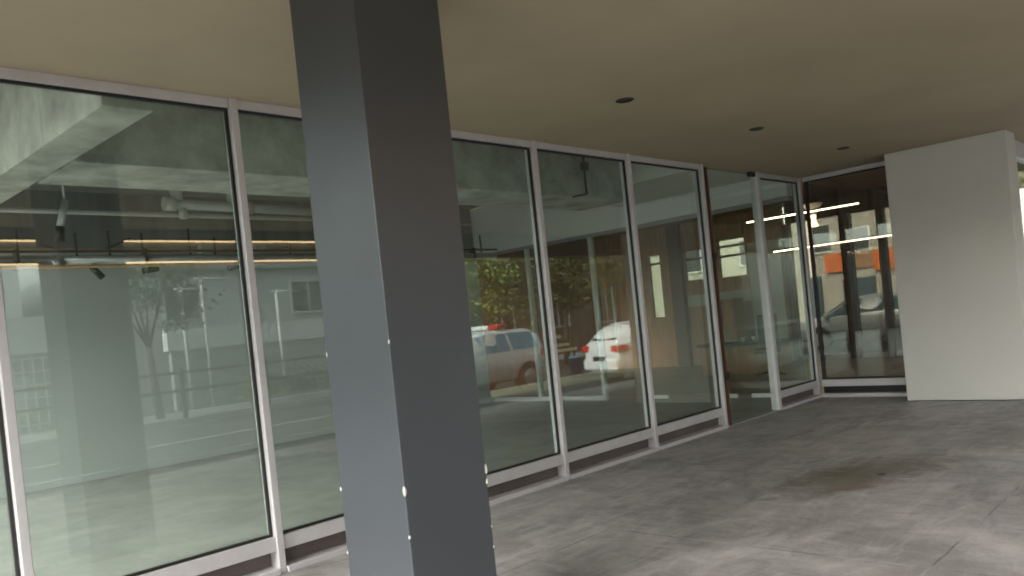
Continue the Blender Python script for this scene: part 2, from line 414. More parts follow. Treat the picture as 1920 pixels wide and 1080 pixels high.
# ------------------------------------------------------------------ interior of the empty shop
IW = thing('back_wall', (3, 12, 0), 'pale back wall of the empty shop with a darker band on top', 'wall')
link('painted_face', boxes((-1.9, U - .1, 11.9, 12.2, 0, 2.86)), 'plaster', IW)
link('upper_band', boxes((-1.9, U - .1, 11.95, 12.2, 2.861, 3.9)), 'block', IW)  # upper part of the wall in a darker grey
link('skirting', boxes((-1.9, U - .1, 11.882, 11.899, 0, .09)), 'plaster', IW)
solo('concrete_beam', boxes((1.965, 2.275, W + .102, 6.28, 3.08, 3.898), (1.965, 2.275, 6.283, 7.46, 3.08, 3.898), (1.965, 2.275, 7.463, 11.89, 3.08, 3.898), bev=.008), 'conc', 'raw concrete ceiling beam crossing diagonally through the leftmost large pane', 'beam', 'concrete beams under the shop ceiling')
solo('concrete_beam', boxes((2.285, 9.42, 6.66, 7.55, 3.07, 3.898), bev=.012), 'conc', 'wide dark concrete beam running parallel behind the long glass front', 'beam', 'concrete beams under the shop ceiling')
solo('ceiling_soffit', boxes((9.5, U - .08, W + .18, 8.2, 3.31, 3.897)), 'plasterw', 'smooth dropped plaster soffit inside the glass above the door', 'soffit')
# pipes
pp = B(); tube(pp, (-1.5, 9.9, 3.28), (9.4, 9.9, 3.24), .028)
solo('water_pipe', pp, 'pipe', 'thin pale pipe running the length of the shop below the ceiling', 'pipe', 'pipes under the shop ceiling')
FP = thing('drain_pipe', (5, 9.8, 3.36), 'thick white drain pipe with stub branches hung under the shop ceiling', 'pipe', 'pipes under the shop ceiling')
bm = B(); tube(bm, (4.34, 9.8, 3.375), (6.38, 9.8, 3.345), .062, n=16); link('pipe_run', bm, 'pipe', FP)
bm = B(); tube(bm, (4.30, 9.8, 3.375), (4.44, 9.8, 3.373), .085, n=16); link('coupling', bm, 'pipe', FP)
bm = B(); tube(bm, (4.46, 9.8, 3.42), (4.46, 9.8, 3.9), .07, n=16); link('riser', bm, 'pipe', FP)
bm = B(); tube(bm, (5.16, 9.8, 3.40), (5.16, 9.8, 3.9), .055, n=16); link('riser', bm, 'pipe', FP)
bm = B(); tube(bm, (4.52, 9.8, 3.33), (4.52, 9.8, 3.20), .05, n=14); link('branch', bm, 'pipe', FP)
bm = B(); tube(bm, (5.25, 9.8, 3.33), (5.25, 9.8, 3.16), .05, n=14); link('branch', bm, 'pipe', FP)
bm = B(); tube(bm, (5.30, 9.8, 3.36), (5.42, 9.8, 3.358), .082, n=16); link('coupling', bm, 'pipe', FP)
bm = B(); tube(bm, (6.4, 9.8, 3.345), (6.5, 9.8, 3.343), .08, n=16); link('coupling', bm, 'pipe', FP)
FQ = thing('drain_pipe', (7.3, 9.8, 3.3), 'short white drain pipe with a thin drop, hung beside the charcoal column edge', 'pipe', 'pipes under the shop ceiling')
bm = B(); tube(bm, (6.95, 9.8, 3.335), (8.6, 9.8, 3.31), .06, n=16); link('pipe_run', bm, 'pipe', FQ)
bm = B(); tube(bm, (7.28, 9.8, 3.3), (7.28, 9.8, 2.66), .022, n=10); link('drop_pipe', bm, 'pipe', FQ)
bm = B(); tube(bm, (7.2, 9.8, 3.36), (7.2, 9.8, 3.9), .03, n=10); link('riser', bm, 'pipe', FQ)
bm = B(); tube(bm, (4.95, 7.3, 3.07), (4.95, 7.3, 2.92), .014, n=8); tube(bm, (4.95, 7.3, 2.93), (4.97, 7.3, 2.80), .026, n=10)
solo('sprinkler_drop', bm, 'pipe', 'thin pale sprinkler drop under the wide dark beam near the first mullion', 'sprinkler')
TR = thing('cable_tray', (4, 10.35, 2.72), 'grey ladder cable tray crossing in front of the dark wall band', 'cable tray')
bm = boxes((-1.5, 9.3, 10.18, 10.20, 2.70, 2.77), (-1.5, 9.3, 10.50, 10.52, 2.70, 2.77), (-1.5, 9.3, 10.195, 10.505, 2.703, 2.712))
link('ladder', bm, 'steel', TR)
bm = B(); rg = random.Random(5)
for i in range(5):
    yy = 10.24 + i * .055; pts = [Vector((-1.4 + q * .6, yy + rg.uniform(-.015, .015), 2.735 + rg.uniform(0, .02))) for q in range(18)]
    for a_, b_ in zip(pts, pts[1:]): tube(bm, a_, b_, .011, n=6)
link('cable_bundle', bm, 'black', TR)
bm = B(); pts = [Vector((3.15 + .13 * q, 10.6, 3.0 - .14 * math.sin(math.pi * q / 8) + .01 * q)) for q in range(9)]
for a_, b_ in zip(pts, pts[1:]): tube(bm, a_, b_, .010, n=6)
solo('loose_cable', bm, 'black', 'loose black cable sagging in front of the dark wall band', 'cable')
for x, l in ((4.55, 'small grey junction box above the trunking, left of its twin'), (5.25, 'small grey junction box above the trunking, next to the first mullion')):
    bm = boxes((x, x + .16, 9.5, 9.58, 2.74, 2.86), bev=.006); solo('junction_box', bm, 'steel', l, 'junction box', 'junction boxes in the shop')
CT = thing('cable_trunking', (4, 9.3, 2.63), 'round grey cable trunking with black track hung above the pale back wall', 'trunking')
bm = B(); tube(bm, (2.93, 9.3, 2.645), (9.3, 9.3, 2.64), .045, n=14); link('trunking_run', bm, 'steel', CT)
link('track', boxes((-1.5, 9.3, 9.24, 9.28, 2.72, 2.745)), 'black', CT)
for k in range(9):
    x = -1.2 + k * 1.25
    bm = B(); box(bm, x - .012, x + .012, 9.235, 9.36, 2.56, 2.76); link('hanger', bm, 'black', CT)
bm = B(); tube(bm, (-1.5, 9.3, 2.60), (2.9, 9.3, 2.605), .03, n=12); tube(bm, (2.86, 9.3, 2.605), (2.97, 9.3, 2.63), .055, n=12); link('reducer', bm, 'steel', CT)
for i, (yy, zz, rr, mm, lb) in enumerate(((9.7, 2.80, .022, 'copper', 'upper thin copper pipe along the dark band of the back wall'), (9.0, 2.545, .018, 'copper', 'lower thin copper pipe just under the round trunking'), (10.4, 2.86, .03, 'pipe', 'pale pipe between the two copper pipes'))):
    bm = B(); tube(bm, (-1.5, yy, zz), (9.3, yy, zz), rr, n=10)
    solo('copper_pipe' if mm == 'copper' else 'water_pipe', bm, mm, lb, 'pipe', 'pipes under the shop ceiling')
rg = random.Random(11)
for i in range(16):
    x = 2.6 + i * .43 + rg.uniform(-.12, .12)
    link('drop_cable', boxes((x - .009, x + .009, 9.35, 9.37, 2.70, 2.70 + rg.uniform(.15, .35))), 'black', CT)
def spot(x, y, z, a, tilt, label, m='black'):
    t = thing('track_spotlight', (x, y, z), label, 'spotlight', 'spotlights hanging in the shop')
    d = Vector((math.cos(a) * math.cos(tilt), math.sin(a) * math.cos(tilt), -math.sin(tilt)))
    p = Vector((x, y, z - .07))
    bm = B(); tube(bm, (x, y, z), p, .010, n=8); link('stem', bm, 'black', t)
    bm = B(); tube(bm, p - d * .07, p + d * .10, .032, .036, n=14); link('lamp_head', bm, m, t)
spot(3.27, 9.28, 2.60, R(0), R(50), 'black track spotlight tilted down, just left of its level neighbour')
spot(3.86, 9.28, 2.60, R(170), R(10), 'black track spotlight pointing level along the trunking')
spot(4.85, 9.28, 2.62, R(190), R(15), 'black track spotlight near the first mullion, with its head turned')
t = thing('hanging_spotlight', (2.95, 9.0, 3.9), 'white cylinder spotlight with a black tip on a ceiling rod', 'spotlight')
bm = B(); tube(bm, (2.95, 9, 3.9), (2.95, 9, 3.22), .012, n=8); link('rod', bm, 'pipe', t)
bm = B(); tube(bm, (2.955, 9, 3.22), (2.885, 9.0, 2.95), .035, n=14); link('lamp_head', bm, 'pipe', t)
bm = B(); tube(bm, (2.885, 9, 2.949), (2.865, 9.0, 2.80), .045, n=14); link('lamp_tip', bm, 'black', t)
t = thing('pipe_conduit', (8.43, 6.63, 3.3), 'black conduit with a junction box on the face of the dark beam', 'conduit')
bm = B(); tube(bm, (8.43, 6.63, 3.9), (8.43, 6.63, 3.10), .016, n=8); tube(bm, (8.43, 6.63, 3.11), (8.18, 6.66, 3.065), .014, n=8); link('conduit_run', bm, 'black', t)
link('junction_box', boxes((8.38, 8.48, 6.59, 6.655, 3.42, 3.52), bev=.005), 'black', t)

# ------------------------------------------------------------------ glazed partition inside, in line with the corner window
PA = thing('glazed_partition', (U, 8.6, 0), 'inner glazed partition under a deep white bulkhead, seen through the long front', 'partition')
link('bulkhead', boxes((U - .07, U + .09, W + .175, 12.15, 2.975, 3.896)), 'plasterw', PA)
link('head_rail', boxes((U - .02, U + .06, W + .175, 12.05, 2.915, 2.974)), 'alu2', PA)
for y in (9.04, 10.60, 12.09):
    link('mullion', boxes((U - .05, U + .05, y - .035, y + .035, 0, 2.914), bev=.004), 'pipe', PA)
for ya, yb in ((9.08, 10.56), (10.64, 12.05)):
    link('bottom_rail', boxes((U - .045, U + .045, ya, yb, 0, .075), bev=.004), 'pipe', PA)
    link('glass_pane', boxes((U - .005, U + .005, ya, yb, .076, 2.914)), 'clear', PA)
link('end_wall', boxes((U - .07, U + .09, 12.13, 12.6, 0, 2.974)), 'plaster', PA)
for ya, yb in ((W + .19, 6.42), (6.43, 7.70), (7.71, 9.0)):
    g = link('glass_leaf', boxes((U - .005, U + .005, ya, yb, .07, 2.914)), 'clear', PA)
    link('bottom_patch', boxes((U - .02, U + .02, ya, ya + (.9 if ya < 6 else .3), .008, .069), bev=.003), 'pipe', g)
link('pull_handle', boxes((U - .06, U - .04, 8.62, 8.65, .8, 2.0), bev=.004), 'pipe', PA)

# ------------------------------------------------------------------ neighbouring lobby seen through partition and corner window
FX = 18.0
k = lambda y: y * FX / 19.0
kz = lambda z: 1.5056 + (z - 1.5056) * FX / 19.0
TS = thing('timber_shopfront', (FX, 8, 0), 'brown timber framed far front of the lobby with bright openings', 'shopfront')
link('lintel', boxes((FX - .08, FX + .1, 5.55, 8.4, 3.18, 3.62)), 'woodd', TS)
link('side_lintel', boxes((FX - .08, FX + .1, 2.4, 5.5, 3.45, 3.62)), 'woodd', TS)
for y, w in ((7.05, .11), (6.28, .07), (5.52, .06), (8.42, .07)):
    link('post', boxes((FX - .1, FX + .12, y - w, y + w, 0, 3.18 if y > 5.6 else 3.44), bev=.006), 'woodd', TS)
link('base_rail', boxes((FX - .03, FX + .05, 5.59, 6.20, .0, .10), (FX - .03, FX + .05, 6.36, 6.93, .0, .10), (FX - .03, FX + .05, 7.17, 8.34, .0, .10)), 'pipe', TS)
# brown wall with window openings on the left half
def wall_with_holes(y0, y1, z0, z1, holes):
    bm = B(); ys = sorted({y0, y1, *[h[0] for h in holes], *[h[1] for h in holes]}); zs = sorted({z0, z1, *[h[2] for h in holes], *[h[3] for h in holes]})
    for ya, yb in zip(ys, ys[1:]):
        run = None
        for za, zb in zip(zs, zs[1:]):
            hole = any(h[0] <= (ya + yb) / 2 <= h[1] and h[2] <= (za + zb) / 2 <= h[3] for h in holes)
            if hole:
                if run: box(bm, FX - .06, FX + .06, ya, yb, *run); run = None
            else:
                run = (run[0], zb) if run else (za, zb)
        if run: box(bm, FX - .06, FX + .06, ya, yb, *run)
    return bm
holes = [(k(10.02), k(10.78), kz(2.17), kz(2.93)), (k(11.25), k(11.82), kz(2.2), kz(2.98)), (k(12.6), k(12.98), kz(1.3), kz(3.0)),
         (k(10.02), k(10.78), kz(2.99), kz(3.12))]
link('panelled_wall', wall_with_holes(8.49, 14, 0, 3.62, holes), 'wood', TS)
link('timber_pillar', boxes((FX - .22, FX - .065, k(11.84), k(12.22), 0, 3.62), bev=.008), 'woodd', TS)
link('pale_band', boxes((FX - .085, FX - .062, k(9.95), k(11.8), kz(1.5), kz(1.80))), 'cream', TS)
link('pale_panel', boxes((FX - .084, FX - .062, k(9.05), k(9.93), 0, kz(2.95))), 'cream', TS)
for ya, yb, za, zb in ((5.59, 6.20, .101, 3.179), (6.36, 6.93, .101, 3.179), (7.17, 8.34, .101, 3.179), (2.5, 5.45, .02, 3.445), *holes):
    link('glass_pane', boxes((FX - .006, FX + .006, ya + .002, yb - .002, za + .001, zb - .001)), 'bronze', TS)
for ya, yb, za, zb in holes[:3]:
    link('glazing_bar', boxes((FX - .03, FX - .008, ya, yb, zb - .24, zb - .18)), 'woodd', TS)
link('header_panel', boxes((FX - .10, FX - .062, k(10.0), k(10.86), kz(3.2), 3.6), bev=.004), 'wood', TS, label='orange brown timber panel above the window')
solo('lobby_side_wall', boxes((U + .1, 18.1, 14.0, 14.2, 0, 3.62)), 'woodm', 'brown timber wall closing the far side of the lobby', 'wall')
linear('linear_light', (13.0, 4.85, 2.845), (13.0, 6.78, 2.845), 'upper of two warm white strip lights glowing in the lobby', 'strip lights in the lobby', 'led2', .032)
linear('linear_light', (16.0, 4.6, 2.455), (16.0, 7.8, 2.455), 'lower and longer warm white strip light in the lobby', 'strip lights in the lobby', 'led2', .032)
t = thing('pendant_lamp', (13.2, 5.68, 2.6), 'grey cone pendant lamp glowing peach behind the corner window', 'lamp')
bm = B(); tube(bm, (13.2, 5.68, 3.62), (13.2, 5.68, 3.0), .006, n=6); link('cable', bm, 'black', t)
link('lamp_shade', lathe(B(), [(.17, 2.99), (.165, 3.0), (.05, 2.82), (.045, 2.815)], (13.2, 5.68, 0), 20), 'pipe', t)
link('lamp_body', lathe(B(), [(.045, 2.81), (.035, 2.72), (.07, 2.62), (.0005, 2.61)], (13.2, 5.68, 0), 16), 'lamp', t)
t = thing('reception_counter', (15.2, 8.4, 0), 'brown timber counter with a dark top in the lobby', 'counter')
link('counter_body', boxes((15.2, 15.8, 7.55, 9.3, 0, .60), bev=.008), 'wood', t)
link('counter_top', boxes((15.14, 15.86, 7.5, 9.36, .601, .66), bev=.006), 'black', t)
t = thing('cabinet', (17.5, 9.8, 0), 'tall brown timber cabinet against the far wall of the lobby', 'cabinet')
link('carcass', boxes((17.2, 17.7, k(10.05), k(10.72), 0, kz(1.60)), bev=.006), 'wood', t)
link('door', boxes((17.18, 17.199, k(10.07), k(10.38), .08, kz(1.55)), bev=.004), 'wood', t)
link('door', boxes((17.18, 17.199, k(10.40), k(10.70), .08, kz(1.55)), bev=.004), 'wood', t)
g = thing('office_chair', (14.6, 7.45, 0), 'black high backed swivel chair beside the counter', 'chair')
link('backrest', boxes((14.66, 14.73, 7.24, 7.66, .62, 1.2), bev=.03), 'fabric', g)
link('seat', boxes((14.40, 14.80, 7.24, 7.66, .46, .55), bev=.03), 'fabric', g)
bm = B(); tube(bm, (14.6, 7.45, .05), (14.6, 7.45, .46), .03)
for q in range(5):
    aa = q * 2 * math.pi / 5; tube(bm, (14.6, 7.45, .09), (14.6 + .3 * math.cos(aa), 7.45 + .3 * math.sin(aa), .03), .022)
link('swivel_base', bm, 'black', g)
def cup(x, y, label):
    solo('cup', lathe(B(), [(.0005, .665), (.03, .665), (.045, .75), (.042, .75), (.028, .672), (.0005, .67)], (x, y, 0), 16), 'porcelain', label, 'cup', 'cups on the counter')
cup(15.35, 8.36, 'white cup on the dark counter top, next to the counter edge')
cup(15.55, 8.22, 'white cup on the dark counter top, behind the first cup')

# ------------------------------------------------------------------ trees
def tree(name, loc, trunk_h, crown, n, leafm, seed, label, group=None, size=.16, limbs=6):
    rg = random.Random(seed); x, y, z = loc
    t = thing(name, loc, label, 'tree', group)
    bm = B(); top = Vector((x + rg.uniform(-.15, .15), y + rg.uniform(-.15, .15), z + trunk_h))
    tube(bm, (x, y, z), top, .06 + trunk_h * .03, .045 + trunk_h * .015, n=9)
    cx, cy, cz, rx, ry, rz = crown
    C0 = Vector((x + cx, y + cy, z + cz)); cl = []
    for i in range(limbs):
        d = Vector((rg.gauss(0, 1), rg.gauss(0, 1), rg.uniform(-.3, 1))).normalized()
        e = C0 + Vector((d.x * rx, d.y * ry, d.z * rz)) * .7
        tube(bm, top - Vector((0, 0, .2 * rg.random())), e, .05, .012, n=6)
    link('trunk', bm, 'trunk', t)
    for i in range(26):
        while True:
            d = Vector((rg.uniform(-1, 1), rg.uniform(-1, 1), rg.uniform(-1, 1)))
            if .25 < d.length < 1: break
        cl.append((C0 + Vector((d.x * rx, d.y * ry, d.z * rz)), rg.uniform(.22, .42)))
    bm = B()
    for i in range(n):
        c, r = cl[rg.randrange(len(cl))]
        p = c + Vector((rg.gauss(0, 1) * rx, rg.gauss(0, 1) * ry, rg.gauss(0, .8) * rz)) * r * .55
        u = Vector((rg.gauss(0, 1), rg.gauss(0, 1), rg.gauss(0, .6))).normalized(); v = u.orthogonal().normalized()
        v = Matrix.Rotation(rg.uniform(0, 6.28), 3, u) @ v
        sz = size * rg.uniform(.6, 1.3)
        a, b2, c2, d2 = p - u * sz * .5, p + v * sz * .28, p + u * sz * .5, p - v * sz * .28
        bm.faces.new([bm.verts.new(q) for q in (a, b2, c2, d2)])
    link('crown', bm, leafm, t)
    return t
tree('street_tree', (18.8, -9.6, -.22), 1.9, (0, 0, 3.0, 1.7, 1.5, 1.5), 3600, 'leafa', 1, 'bright green leafy tree mirrored in the pane beside the charcoal column', 'trees across the street')
tree('street_tree', (23.4, -9.9, -.22), 2.3, (0, 0, 3.9, 2.2, 1.8, 1.8), 3600, 'leafb', 2, 'dark olive tree mirrored above the white hatchback', 'trees across the street', .18)
tree('street_tree', (27.8, -10.5, -.22), 2.4, (0, 0, 4.3, 2.3, 2.0, 2.1), 3000, 'leafb', 3, 'dark spreading tree mirrored beyond the white hatchback', 'trees across the street', .2)
tree('street_tree', (9.2, -12.3, -.06), 2.0, (0, 0, 3.8, 1.5, 1.3, 1.5), 2600, 'leafc', 4, 'thin grey green tree mirrored in front of the pale house', 'trees across the street', .15)
tree('street_tree', (3.6, -12.6, -.06), 1.8, (0, 0, 3.4, 1.7, 1.3, 1.5), 2600, 'leafc', 5, 'grey green tree mirrored in the leftmost large pane', 'trees across the street', .16)
tree('garden_tree', (24.6, 5.0, -.22), 1.2, (0, 0, 2.7, 1.8, 1.6, 2.0), 3600, 'leafa', 6, 'sunny green tree glimpsed past the edge of the white wall', None, .2)
for i, (x, y) in enumerate(((13.6, -12.4), (12.2, -12.3), (15.2, -12.5))):
    rg = random.Random(40 + i); bm = B()
    for q in range(700):
        p = Vector((x + rg.gauss(0, .35), y + rg.gauss(0, .25), .15 + abs(rg.gauss(0, .35))))
        u = Vector((rg.gauss(0, 1), rg.gauss(0, 1), rg.gauss(0, .6))).normalized() * .06; v = u.orthogonal().normalized() * .035
        bm.faces.new([bm.verts.new(w_) for w_ in (p - u, p + v, p + u, p - v)])
    tag(link('garden_bush', bm, 'leafa' if i else 'leafc', loc=Vector((x, y, -.06))), ('small grey green bush mirrored behind the rail fence', 'small bright bush mirrored left of the other bushes', 'small bright bush mirrored under the house window')[i], 'bush', 'bushes in front of the house')

# ------------------------------------------------------------------ buildings across the street
def building(name, x0, x1, y0, y1, h, m, label, wins, group='buildings around the portico', front='+y', base=-.22):
    t = thing(name, ((x0 + x1) / 2, (y0 + y1) / 2, base), label, 'building', group)
    link('walls', boxes((x0, x1, y0, y1, base, h)), m, t)
    rf = link('roof', boxes((x0 - .3, x1 + .3, y0 - .3, y1 + .3, h + .001, h + .28)), 'roof', t)
    for (a0, a1, z0, z1) in wins:
        if front == '+y':
            w_ = link('window', boxes((a0 - .07, a1 + .07, y1, y1 + .09, z0 - .07, z0), (a0 - .07, a1 + .07, y1, y1 + .06, z1, z1 + .07), (a0 - .07, a0, y1, y1 + .06, z0, z1), (a1, a1 + .07, y1, y1 + .06, z0, z1), ((a0 + a1) / 2 - .025, (a0 + a1) / 2 + .025, y1 + .012, y1 + .05, z0, z1)), 'pipe', t)
            link('pane', boxes((a0, a1, y1 - .01, y1 + .012, z0, z1)), 'winglass', w_)
        else:
            w_ = link('window', boxes((x0 - .09, x0, a0 - .07, a1 + .07, z0 - .07, z0), (x0 - .06, x0, a0 - .07, a1 + .07, z1, z1 + .07), (x0 - .06, x0, a0 - .07, a0, z0, z1), (x0 - .06, x0, a1, a1 + .07, z0, z1)), 'pipe', t)
            link('pane', boxes((x0 - .012, x0 + .01, a0, a1, z0, z1)), 'winglass', w_)
    return t
hb = building('pale_house', 9.4, 19.2, -24, -16, 9.5, 'housew', 'pale rendered house mirrored in the glass left of the charcoal column',
         [(15.75, 17.1, 2.75, 3.85), (11.2, 12.3, 2.75, 3.85), (13.3, 14.3, .9, 2.4)])
link('ledge', boxes((9.3, 19.3, -15.99, -15.6, 4.35, 4.52)), 'kerb', hb)
building('grey_block', -12, 7.2, -26, -17.5, 5.4, 'houseg', 'grey plastered block mirrored in the leftmost panes',
         [(x, x + 1.3, z, z + 1.4) for x in (-9, -5.5, -2, 1.5, 4.6) for z in (1.0, 3.4)])
building('brown_block', 20.5, 60, -28, -16.5, 17, 'houseb', 'brown brick block mirrored behind the parked cars',
         [(x, x + 1.5, z, z + 1.5) for x in (22, 26, 30, 34, 38) for z in (1.2, 4.4, 7.6, 10.8)])
building('light_blocker_block', -22, -13, -6, 22, 3.4, 'houseg', 'added low grey block, out of view, cutting low light at the open left end of the portico', [])  # added out of view to block low light from the left
cf = building('cafe_building', 31, 40, -2, 26, 6.2, 'cream', 'cream building with an orange fascia seen through the corner window',
         [(11.3, 12.1, 2.95, 3.8), (12.75, 13.4, 3.1, 4.1), (9.2, 10.0, 3.0, 3.9), (15.5, 16.6, 3.0, 4.0), (18.5, 19.6, 3.0, 4.0)], front='-x')
link('fascia_board', boxes((30.82, 30.99, 12.15, 13.0, 2.25, 2.95)), 'orange', cf)
link('fascia_board', boxes((30.82, 30.99, 9.9, 11.15, 2.15, 2.9)), 'orange', cf)
link('sign_panel', boxes((30.9, 30.99, 11.16, 12.14, 2.3, 2.9)), 'wood', cf)
link('roller_shutter', boxes((30.9, 30.99, 11.2, 12.4, -.2, 1.95)), 'shutter', cf)
link('door', boxes((30.9, 30.99, 13.25, 13.7, -.2, 2.15)), 'shutter', cf)
gw = thing('garden_wall', (12.7, -14.6, -.06), 'low white garden wall mirrored below the house window', 'wall')
link('wall_face', boxes((10.6, 19.5, -14.7, -14.5, -.06, 1.75)), 'houseg', gw)
link('coping', boxes((10.5, 19.6, -14.76, -14.44, 1.751, 2.40)), 'carw', gw)
ff = thing('rail_fence', (12, -11.4, -.06), 'dark two rail fence along the far pavement, mirrored in the glass', 'fence')
for z in (.62, 1.10): link('rail', boxes((4.5, 22, -11.43, -11.37, z, z + .07)), 'black', ff)
for i in range(8): link('post', boxes((4.6 + i * 2.4, 4.7 + i * 2.4, -11.36, -11.28, -.06, 1.25)), 'black', ff)
lg = thing('lattice_gate', (7.4, -14.9, -.06), 'pale lattice gate mirrored low in the leftmost large pane', 'gate')
bm = B()
for i in range(7): box(bm, 6.5 + i * .25, 6.54 + i * .25, -14.92, -14.88, -.06, 1.95)
for i in range(6): box(bm, 6.5, 8.04, -14.87, -14.84, .1 + i * .36, .14 + i * .36)
link('lattice', bm, 'pipe', lg)
link('top_panel', boxes((6.3, 8.1, -14.95, -14.83, 2.05, 3.05)), 'carw', lg)
for x, z, l in ((10.95, 3.6, 'thin pale pole mirrored in front of the house, beside a taller one'), (11.6, 3.9, 'taller thin pale pole mirrored in front of the house'), (14.1, 3.4, 'thin pale pole mirrored near the garden wall end')):
    bm = B(); tube(bm, (x, -14.2, -.06), (x, -14.2, z), .05, n=10); tube(bm, (x - .2, -14.2, z), (x + .9, -14.2, z - .02), .03, n=8)
    solo('pole', bm, 'pipe', l, 'pole', 'poles across the street')

# ------------------------------------------------------------------ cars
def car(name, loc, rz, label, paint, st, wheel_r=.31, group='parked cars', bar=False):
    t = thing(name, loc, label, 'car', group, rz)
    bm = B(); rings = []
    for (x, zb, zl, zr, hb, hw, hr) in st:
        zm = zb + (zl - zb) * .55
        half = [(hb * .8, zb), (hb, zb + .06), (hw, zm), (hw * .985, zl), (hr + (hw * .985 - hr) * .1, zl + (zr - zl) * .88), (hr * .82, zr - .0), (0, zr + .015)]
        pts = [(x, y, z) for y, z in half] + [(x, -y, z) for y, z in half[-2::-1]]
        rings.append([bm.verts.new(p) for p in pts])
    for a, b in zip(rings, rings[1:]):
        for i in range(len(a) - 1):
            f = bm.faces.new((a[i], a[i + 1], b[i + 1], b[i])); f.smooth = True
        bm.faces.new((a[-1], a[0], b[0], b[-1]))
    bm.faces.new(rings[0]); bm.faces.new(rings[-1][::-1])
    body = link('body', bm, paint, t, local=True)
    md = body.modifiers.new('soft', 'BEVEL'); md.width = .02; md.segments = 2; md.limit_method = 'ANGLE'; md.angle_limit = R(35)
    def at(x, f):      # point on the side between belt and roof
        for a, b in zip(st, st[1:]):
            if a[0] <= x <= b[0]:
                q = (x - a[0]) / (b[0] - a[0]); L = [u + (v - u) * q for u, v in zip(a, b)]; break
        zl, zr, hw, hr = L[2], L[3], L[5] * .985, L[6]
        return Vector((x, hw + (hr + (hw - hr) * .1 - hw) * f / .88 + .006, zl + (zr - zl) * f))
    xs = [s_[0] for s_ in st]
    def side_win(x0, x1, x0t, x1t):
        for sg in (1, -1):
            b = B(); q = [at(x0, .07), at(x1, .07), at(x1t, .84), at(x0t, .84)]
            vs = [b.verts.new((p.x, p.y * sg, p.z)) for p in q]; wv = [b.verts.new((p.x, (p.y - .02) * sg, p.z)) for p in q]
            b.faces.new(vs); b.faces.new(wv[::-1])
            for i in range(4): b.faces.new((vs[i], vs[(i + 1) % 4], wv[(i + 1) % 4], wv[i]))
            link('side_window', b, 'blueglass' if bar else 'carglass', t, local=True)
    for wn in t_windows[name]: side_win(*wn)
    def slab(i, j, up, inset, nm, m):
        A, Bq = st[i], st[j]
        f0, f1 = .12, .9
        b = B(); q = []
        for f in (f0, f1):
            x = A[0] + (Bq[0] - A[0]) * f; z = A[3] + (Bq[3] - A[3]) * f; hr = (A[6] + (Bq[6] - A[6]) * f) * .86
            q.append((x, z, hr))
        (xa, za, ha), (xb, zb, hb2) = q
        n = Vector((-(zb - za), 0, xb - xa)).normalized()
        if n.z < 0: n = -n
        vs = [Vector((xa, ha, za)), Vector((xb, hb2, zb)), Vector((xb, -hb2, zb)), Vector((xa, -ha, za))]
        tp = [b.verts.new(v + n * .028) for v in vs]; bt = [b.verts.new(v + n * .002) for v in vs]
        b.faces.new(tp); b.faces.new(bt[::-1])
        for i2 in range(4): b.faces.new((tp[i2], tp[(i2 + 1) % 4], bt[(i2 + 1) % 4], bt[i2]))
        link(nm, b, m, t, local=True)
    ri, fi = t_glass[name]
    slab(*ri, 1, 0, 'rear_window', 'carglass'); slab(*fi, 1, 0, 'windscreen', 'carglass')
    L0, L1 = xs[0], xs[-1]; hw = max(s_[5] for s_ in st)
    for x in (L0 + .82, L1 - .85):
        for sg in (1, -1):
            b = B(); tube(b, (x, sg * (hw - .21), wheel_r), (x, sg * (hw + .008), wheel_r), wheel_r, n=24); w_ = link('wheel', b, 'tyre', t, local=True)
            b = B(); tube(b, (x, sg * (hw - .02), wheel_r), (x, sg * (hw + .014), wheel_r), wheel_r * .66, n=20); link('rim', b, 'rim', w_, local=True)
            b = B(); tube(b, (x, sg * (hw - .23), wheel_r + .03), (x, sg * (hw + .003), wheel_r + .03), wheel_r + .05, n=24); link('wheel_arch', b, 'black', t, local=True)
    za = st[1][2]
    for sg in (1, -1):
        link('tail_light', boxes((L0 - .015, L0 + .30, sg * (hw * .62), sg * (hw + .006), za - .17, za - .01), bev=.03), 'red', t, local=True)
        link('headlight', boxes((L1 - .30, L1 - .02, sg * (hw * .55), sg * (hw - .03), st[-2][2] - .17, st[-2][2] - .03), bev=.03), 'lens', t, local=True)
        link('door_mirror', boxes((xs[-3] - .25, xs[-3] - .10, sg * (hw + .02), sg * (hw + .17), st[-3][2] - .0, st[-3][2] + .13), bev=.03), paint, t, local=True)
    link('bumper', boxes((L0 - .05, L0 + .2, -hw * .9, hw * .9, st[0][1] - .06, st[0][1] + .22), bev=.05), paint, t, local=True)
    link('number_plate', boxes((L0 - .065, L0 - .02, -.26, .26, .60, .71)), 'black', t, local=True)
    if bar:
        r = t['_r'] if '_r' in t else max(s_[3] for s_ in st)
        bb = link('roof_bar', boxes((-.95, -.6, -.25, .62, r + .03, r + .14), bev=.03), 'carw', t, local=True)
        link('red_lens', boxes((-.94, -.61, -.62, -.26, r + .03, r + .14), bev=.03), 'red', bb, local=True)
    return t
hatch = [(-2.12, .42, .86, .88, .66, .74, .66), (-2.06, .30, .98, 1.02, .74, .82, .66), (-1.72, .26, 1.02, 1.36, .78, .87, .62), (-1.42, .24, 1.02, 1.50, .8, .88, .60), (-.3, .22, 1.0, 1.55, .8, .89, .60),
         (.35, .22, .98, 1.50, .8, .89, .59), (1.15, .22, .96, 1.02, .8, .89, .70), (1.85, .25, .84, .88, .78, .86, .62), (2.12, .34, .68, .70, .66, .72, .55)]
